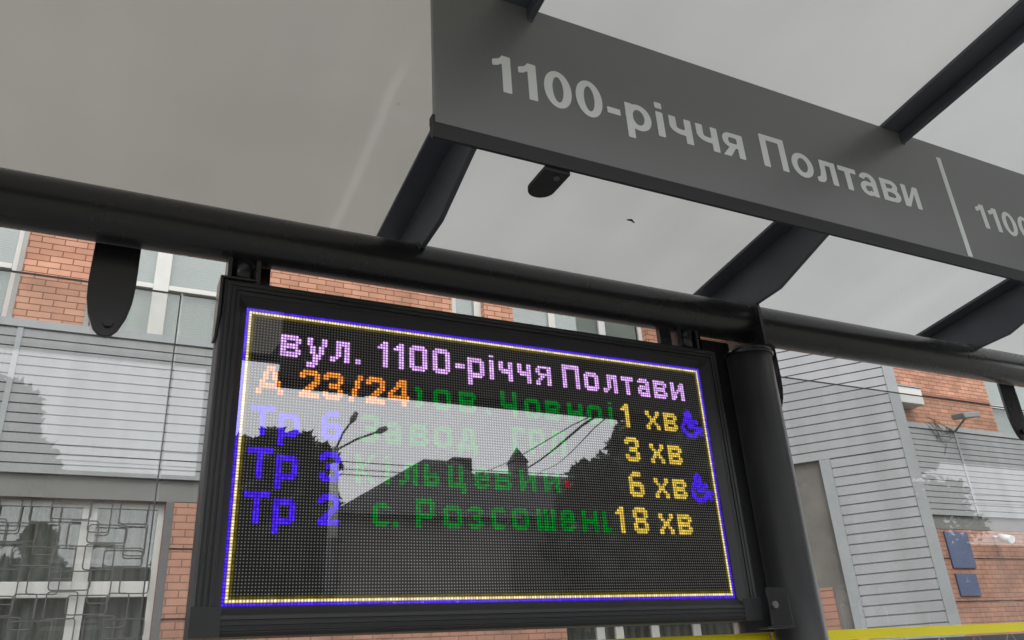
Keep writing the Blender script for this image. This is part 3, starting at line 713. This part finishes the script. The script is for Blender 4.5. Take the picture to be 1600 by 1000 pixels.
def window(x0, x1, z0, z1, mulls, trans, inner, grille=False, fw=.065, mw=.12, slats=True):
    y = FYB + .12
    m = MB()
    m.box(x0+.001, x0+fw, y, y+.06, z0+.001, z1-.001); m.box(x1-fw, x1-.001, y, y+.06, z0+.001, z1-.001)
    m.box(x0+fw, x1-fw, y, y+.06, z0+.001, z0+fw); m.box(x0+fw, x1-fw, y, y+.06, z1-fw, z1-.001)
    cuts = [x0+fw] + [v for q in mulls for v in (q-mw/2, q+mw/2)] + [x1-fw]
    for q in mulls: m.box(q-mw/2, q+mw/2, y-.004, y+.06, z0+fw, z1-fw)
    for q, h in trans:
        for a, b in zip(cuts[::2], cuts[1::2]): m.box(a, b, y, y+.06, q-h/2, q+h/2)
    o = m.build('window', M['whiteframe'], bd, bevel=.006)
    MB().box(x0+fw-.01, x1-fw+.01, y+.026, y+.034, z0+fw-.01, z1-fw+.01).build('pane', M['pane'], o)
    p = MB()
    if inner == 'blind':
        z = z0 + fw
        p.box(x0+fw, x1-fw, y+.10, y+.11, z0+fw, z1-fw); p.build('blind', M['blind'], o)
    else:
        n = int((x1-x0)/.05); pts = []
        for i in range(n+1):
            pts.append((x0 + (x1-x0)*i/n, y + .16 + .025*sin(i*1.9) + .012*sin(i*.7)))
        for a, b in zip(pts, pts[1:]): p.face([(a[0], a[1], z0), (b[0], b[1], z0), (b[0], b[1], z1), (a[0], a[1], z1)])
        p.build('curtain', M['curtain'], o)
    if grille:
        g = MB(); rnd = random.Random(3); cw, ch = .30, .255
        gy = y - .07
        def rrect(cx, cz, w, h, r=.035, t=.0085):
            pts = []
            for (sx, sz, a0) in ((1, 1, 0), (-1, 1, 90), (-1, -1, 180), (1, -1, 270)):
                for k in range(4):
                    a = R(a0 + 30*k); pts.append((cx + sx*(w/2 - r) + r*cos(a), gy, cz + sz*(h/2 - r) + r*sin(a)))
            pts.append(pts[0]); g.tube(pts, t*.88, 5, caps=False)
        nx = int((x1-x0)/cw)+1; nz_ = int((z1-z0)/ch)+1
        for i in range(nx):
            for j in range(nz_):
                cx = x0 + .12 + cw*i + (.10 if j % 2 else 0); cz = z1 - .12 - ch*j
                if cx + .2 > x1: continue
                if (i + 2*j) % 3 == 0: rrect(cx, cz, .40, .20)
                elif (i + 2*j) % 3 == 1: rrect(cx, cz - .06, .22, .36)
                else: rrect(cx + .05, cz, .30, .28)
        for q in range(0, nx, 2):
            g.tube([(x0 + .02 + cw*q, gy, z0+.02), (x0 + .02 + cw*q, gy, z0 + .95)], .008, 5)
        for q in range(4):
            g.tube([(x0+.02, gy, z0 + .1 + q*.3), (x1-.02, gy, z0 + .1 + q*.3)], .008, 5)
        g.build('grille', M['grille'], o)
    return o
window(-5.2, -3.25, 4.10, 6.6, [-4.2], [(4.86, .07)], 'blind')
window(-3.2, -1.55, 4.10, 6.6, [-2.4], [(4.86, .07)], 'blind')
window(-.68, 1.26, 4.10, 6.6, [.075], [(4.86, .07)], 'blind', mw=.19)
window(4.17, 4.72, 4.10, 6.6, [], [(4.9, .07)], 'blind', fw=.12)
window(5.22, 7.8, 4.10, 6.6, [6.0, 6.98], [(4.9, .07)], 'blind')
window(16.86, 19.3, 4.10, 6.6, [18.0], [(4.78, .07)], 'blind')
window(20.2, 22.4, 4.10, 6.6, [21.3], [(4.78, .07)], 'blind')
window(-5.2, -3.0, -.75, 2.02, [-4.1], [(1.05, .17)], 'curtain', True)
window(-2.45, .45, -.75, 2.02, [-1.36, -.335], [(1.05, .17)], 'curtain', True, mw=.155, fw=.075)
window(5.75, 8.9, -1.70, .62, [6.38, 6.70, 7.33, 8.1], [(-.4, .1)], 'curtain', mw=.13)
# grey window surround on the ground storey, upper storey ledge coloured dark red as its shadow line
sr = MB(); sr.box(.452, .535, FYB - .012, FYB + .05, -.75, 2.02); sr.build('window_surround', pbr('dark_grey_plaster', (.085, .085, .085), .85, .1, 4), bd)
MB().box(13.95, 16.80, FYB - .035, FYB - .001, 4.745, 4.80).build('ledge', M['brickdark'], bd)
for x in (-1.548, -.74): MB().box(x, x+.055, FYB - .01, FYB - .001, 4.086, 6.6).build('window_reveal', M['plaster'], bd)
# slanted bay with siding, open recess at its lower left
C = Vector((9.08, 5.5)); u = Vector((-.62, .79)).normalized(); nn = Vector((-u.y, u.x)) * -1
if nn.y > 0: nn = -nn
def bp(a, o=0): q = C + u*a + nn*o; return (q.x, q.y)
ZS = 2.335
core = MB()
q = [bp(0, -.01), bp(1.95, -.01), (9.6, 8.99), (10.3, 8.99)]
core.prism([(x, y, ZS) for x, y in q], (0, 0, 6.2))
q = [bp(0, -.01), bp(1.08, -.01), bp(1.08, -1.0), (10.3, 8.99)]
core.prism([(x, y, G0) for x, y in q], (0, 0, ZS - G0 - .003))
core.build('bay', M['plaster'], bd)
s = MB(); siding(s, tuple(C), tuple(u), tuple(nn), .085, 1.95, ZS + .002, ZS + .002 + .1247*48, .1247, proud=.04)
siding(s, tuple(C), tuple(u), tuple(nn), .085, .99, ZS - .002 - .1247*32, ZS - .002, .1247, proud=.04)
s.build('bay_siding', M['bayclad'], bd)
def post_box(a0, a1, o0, o1, z0, z1, name, mat):
    m = MB(); m.prism([(*bp(a0, o0), z0), (*bp(a1, o0), z0), (*bp(a1, o1), z0), (*bp(a0, o1), z0)], (0, 0, z1 - z0)); return m.build(name, mat, bd)
post_box(-.045, .083, -.06, .052, G0, 8.3, 'bay_trim', M['trim'])
post_box(.992, 1.13, -.06, .050, G0, ZS - .004, 'bay_trim', M['trim'])
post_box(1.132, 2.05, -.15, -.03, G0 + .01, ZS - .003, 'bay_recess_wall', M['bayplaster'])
post_box(1.30, 2.05, -.028, -.010, G0 + .01, .72, 'bay_base', M['brick2'])

# small things on the facade
def plaque(x0, x1, z0, z1, label):
    t = thing('wall_plaque', label, 'plaque', ((x0+x1)/2, FYB, z0))
    MB().box(x0, x1, FYB-.03, FYB-.002, z0, z1).build('plate', M['plaque'], t, bevel=.003)
    return t
p1 = plaque(14.14, 14.80, 1.30, 1.97, 'larger blue plaque on the brick wall, upper of the two')
p2 = plaque(14.14, 14.72, .80, 1.20, 'smaller blue plaque with pale emblem under the larger one')
em = MB(); ex = 14.38
for k in range(5):
    em.tube([(ex + .02*k, FYB-.033, 1.12 - .03*abs(k-2)), (ex - .01 + .03*k, FYB-.033, 1.04)], .006, 5)
em.build('emblem', pbr('pale_emblem', (.25, .35, .42), .5), p2)
t = thing('security_camera', 'white bullet security camera on the brick wall below the siding', 'camera', (15.55, FYB, 1.95))
MB().tube([(15.50, FYB-.42, 1.78), (15.57, FYB-.16, 1.86)], .075, 14).build('camera_body', M['white'], t)
MB().tube([(15.57, FYB-.15, 1.86), (15.58, FYB-.002, 1.9)], .025, 8).build('arm', M['white'], t)
t = thing('air_conditioner', 'white air conditioner box on the brick wall, half hidden by the slanted bay', 'air conditioner', (14.15, FYB, 4.42))
MB().box(13.45, 14.20, FYB-.32, FYB-.003, 4.40, 4.74).build('casing', M['whiteframe'], t, bevel=.012)
MB().box(13.43, 14.22, FYB-.34, FYB-.003, 4.742, 4.765).build('cover', M['trim'], t)
t = thing('floodlight', 'grey floodlight on an arm above the siding band', 'floodlight', (15.95, FYB, 4.1))
MB().tube([(15.27, FYB-.065, 4.0), (15.27, FYB-.24, 4.12), (15.2, FYB-.45, 4.20)], .022, 8).build('arm', M['lampgrey'], t)
h = MB(); h.prism([(14.85, FYB-.64, 4.09), (15.38, FYB-.64, 4.16), (15.38, FYB-.36, 4.20), (14.85, FYB-.36, 4.12)], (-.02, 0, .11)); h.build('lamp_head', M['lampgrey'], t, bevel=.02)
cb = MB(); rnd = random.Random(5); P = Vector((14.55, FYB-.08, 4.25)); pts = [P]
for k in range(60):
    P = P + Vector((rnd.uniform(-.22, .24), 0, rnd.uniform(-.22, .20))); P.y = FYB - .07 - rnd.random()*.02
    P.x = min(max(P.x, 14.3), 15.2); P.z = min(max(P.z, 3.35 + .0*(P.x-14.3)), 4.3 - .35*(P.x-14.4)); pts.append(P.copy())
cb.tube(pts, .0045, 5)
tag(cb.build('cable', M['cable'], loc=(14.55, FYB-.08, 4.0)), 'tangled thin black cable hanging on the siding beside the floodlight', 'cable')

# ------------------------------------------------------------------ far side of the street (seen reflected in the glass)
def tree(label, x, y, zb, ztop, rad, n, seed, mat, group='trees across the street', base=.35, box=False):
    t = thing('street_tree', label, 'tree', (x, y, zb), group)
    H = ztop - zb; rnd = random.Random(seed)
    m = MB(); m.tube([(x, y, zb), (x+.05, y, zb+H*.3), (x-.05, y+.05, zb+H*.6), (x, y, zb+H*.85)], .1, 8, radii=[.2, .15, .1, .03])
    for k in range(7):
        a = rnd.random()*6.28; z0 = zb + H*(.3+.07*k); l = rad*(.8 - .07*k)
        m.tube([(x, y, z0), (x+cos(a)*l*.5, y+sin(a)*l*.5, z0+H*.08), (x+cos(a)*l, y+sin(a)*l, z0+H*.12)], .05, 6, radii=[.07, .045, .015])
    m.build('trunk', M['bark'], t)
    verts, faces = [], []
    clumps = []
    for k in range(240 if box else 110):
        a = rnd.random()*6.28; h = base + (1-base)*rnd.random()**.8; prof = (sin(pi*min(1, max(.05, (h-base)/(1-base)*.85+.15)))**.5 if not box else 1 - .10*max(0, h-.8)/.2)
        r = rad*prof*math.sqrt(rnd.random())*.95
        clumps.append((x+cos(a)*r, y+sin(a)*r, zb+H*h - .25, rad*rnd.uniform(.16, .32)))
    for k in range(n):
        cx, cy, cz, cr = clumps[k % len(clumps)]
        d = Vector((rnd.gauss(0, 1), rnd.gauss(0, 1), rnd.gauss(0, .8))); d = d.normalized()*cr*rnd.random()**.4
        c = Vector((cx, cy, min(cz, ztop-.15))) + d; s = rnd.uniform(.09, .18)
        e1 = Vector((rnd.gauss(0, 1), rnd.gauss(0, 1), rnd.gauss(0, 1))).normalized(); e2 = e1.cross(Vector((rnd.gauss(0, 1), rnd.gauss(0, 1), rnd.gauss(0, 1)))).normalized()
        i = len(verts); verts += [c - e1*s*1.5, c + e2*s*.7, c + e1*s*1.5, c - e2*s*.7]; faces.append((i, i+1, i+2, i+3))
    me = bpy.data.meshes.new('crown'); me.from_pydata([tuple(v) for v in verts], [], faces); me.materials.append(mat)
    o = bpy.data.objects.new('crown', me); COL.objects.link(o); o.parent = t; o.matrix_parent_inverse = Matrix.Translation(-abs_loc(t))
    return t
tree('dense clipped tree left of the street lamp, reflected in the display', 3.55, -20, G0, 6.0, 1.55, 26000, 1, M['foliage2'], base=.08, box=True)
tree('loose tree reflected in the left glass sheet', -2.6, -19.5, G0, 6.9, 1.5, 9000, 2, M['foliage'], base=.25)
tree('bushy tree beside the far house, reflected at display centre', 14.2, -21, G0, 6.5, 1.8, 8000, 3, M['foliage'])
tree('taller tree right of the far house, reflected at display right', 18.6, -21.5, G0, 9.6, 3.6, 20000, 4, M['foliage'])
tree('spreading tree reflected in the right glass sheet', 24.2, -22, G0, 9.4, 3.4, 15000, 5, M['foliage2'])
tree('outermost tree reflected in the right glass sheet', 31, -23, G0, 8.6, 3.2, 12000, 6, M['foliage'])

def house(label, x0, x1, y0, y1, zw, ridge, rx0, rx1, name='house', wins=()):
    t = thing(name, label, 'house', ((x0+x1)/2, y1, G0), 'houses across the street')
    MB().box(x0, x1, y0, y1, G0, zw).build('wall', M['render'], t)
    m = MB(); e = .35; ym = (y0+y1)/2
    A = [(x0-e, y1+e, zw+.002), (x1+e, y1+e, zw+.002), (x1+e, y0-e, zw+.002), (x0-e, y0-e, zw+.002)]; B = [(rx0, ym, ridge), (rx1, ym, ridge)]
    m.face(A); m.face([A[0], A[1], B[1], B[0]]); m.face([A[1], A[2], B[1]]); m.face([A[2], A[3], B[0], B[1]]); m.face([A[3], A[0], B[0]])
    m.build('roof', M['roofing'], t)
    for (wx, wz) in wins:
        w = MB().box(wx-.55, wx+.55, y1+.002, y1+.05, wz, wz+1.4).build('window', M['whiteframe'], t)
        MB().box(wx-.46, wx+.46, y1+.052, y1+.06, wz+.1, wz+1.3).build('pane', M['darkglass'], w)
    return t
h1 = house('grey rendered house with hipped dark roof behind the street lamp', 5.4, 10.4, -27, -20, 4.1, 6.75, 9.1, 10.4, wins=((6.4, .6), (8.2, .6)))
m = MB().box(10.35, 10.85, -24.3, -23.8, 4.3, 6.9); m.box(10.25, 10.95, -24.4, -23.7, 6.5, 6.95); m.build('chimney', M['roofing'], h1)
house('long low house with chimney to the right of the hipped house', 11.0, 19.0, -29, -22, 4.6, 6.95, 11.9, 18.0, wins=((13, .6), (15.5, .6)))
t = thing('long_building', 'long flat roofed building reflected low in the left glass sheet', 'building', (-7, -22.5, G0))
MB().box(-24, 2.2, -32, -22.5, G0, 5.35).build('wall', M['render'], t)
MB().box(-24.2, 2.4, -32.2, -22.3, 5.352, 5.55).build('roof', M['roofing'], t)
for k in range(8):
    w = MB().box(-22.5+3*k, -20.9+3*k, -22.498, -22.45, 1.6, 3.3).build('window', M['whiteframe'], t)
    MB().box(-22.4+3*k, -21+3*k, -22.448, -22.44, 1.7, 3.2).build('pane', M['darkglass'], w)
t = thing('backdrop_block', 'long low backdrop block added to close off reflected sky across the street', 'building', (5, -36, G0))
MB().box(-45, 75, -46, -36, G0, 6.3).build('wall', M['render'], t)  # added dark backdrop, covers gaps of reflected sky between the far houses
MB().box(-45.3, 75.3, -46.3, -35.7, 6.302, 6.6).build('roof', M['roofing'], t)
for k in range(30):
    w = MB().box(-43+3.8*k, -41.4+3.8*k, -35.998, -35.95, 1.2, 2.9).build('window', M['whiteframe'], t)
    MB().box(-42.9+3.8*k, -41.5+3.8*k, -35.948, -35.94, 1.3, 2.8).build('pane', M['darkglass'], w)
t = thing('bell_tower', 'narrow bell tower with pointed top above the far roofs', 'tower', (15.1, -28, G0))
MB().box(14.78, 15.40, -28.6, -27.98, G0, 8.15).build('shaft', M['render'], t)
m = MB(); a = [(14.72, -28.66, 8.152), (15.46, -28.66, 8.152), (15.46, -27.92, 8.152), (14.72, -27.92, 8.152)]; m.face(a)
for i in range(4): m.face([a[i], a[(i+1) % 4], (15.09, -28.29, 8.85)])
m.build('spire', M['roofing'], t)
lp = thing('street_lamp', 'pale street lamp post with dark lower half and two thin arms', 'street lamp', (2.68, -10, G0))
MB().tube([(2.66, -10, G0), (2.685, -10, 1.0), (2.69, -10, 1.80)], .07, 14, radii=[.10, .08, .07]).build('pole_base', M['lampdark'], lp)
MB().tube([(2.69, -10, 1.80), (2.69, -10, 2.85)], .07, 14, radii=[.07, .06]).build('pole', M['pole'], lp)
MB().tube([(2.69, -10, 2.83), (2.69, -10, 3.10)], .045, 10).build('pole_top', M['lampgrey'], lp)
for (ax, az) in ((2.93, 3.53), (3.34, 3.39)):
    o = MB().tube([(2.69, -10, 3.05), ((2.69+ax)/2 - .02, -10, (3.05+az)/2 + .02), (ax, -10, az)], .016, 8).build('arm', M['cable'], lp)
    d = Vector((ax-2.69, 0, az-3.05)).normalized()
    MB().tube([Vector((ax, -10, az)) - d*.05, Vector((ax, -10, az)) + d*.02, Vector((ax, -10, az)) + d*.14], .05, 8, radii=[.02, .05, .035]).build('lamp_head', M['lampgrey'], o)
wires = [((6.10, -9, 3.40), (10.9, -24, 6.4), 'thin overhead wire, upper of the three slanting across the reflected sky'),
         ((6.30, -9, 3.42), (12.6, -24, 6.55), 'thick overhead cable, middle of the three slanting across the reflected sky'),
         ((6.55, -9, 3.42), (13.9, -24, 6.75), 'thin overhead wire, lower of the three slanting across the reflected sky')]
for k, (a, b, l) in enumerate(wires):
    a, b = Vector(a), Vector(b); pts = [a + (b-a)*i/12 + Vector((0, 0, -.35*sin(pi*i/12)*.4)) for i in range(13)]
    tag(MB().tube([a + (a-b)*.6] + pts + [b + (b-a)*.4], .022 if k == 1 else .010, 5).build('overhead_wire', M['cable'], loc=a), l, 'wire', 'overhead wires')
for k, z in enumerate((2.93, 2.82, 2.74)):
    tag(MB().tube([(-30, -10.2, z+.25), (2.6, -10.12, z), (5, -10.1, z-.02), (40, -10.1, z+.4)], .008, 5).build('overhead_wire', M['cable'], loc=(2.6, -10.12, z)),
        ('uppermost', 'middle', 'lowest')[k] + ' level overhead wire passing behind the street lamp arms', 'wire', 'overhead wires')
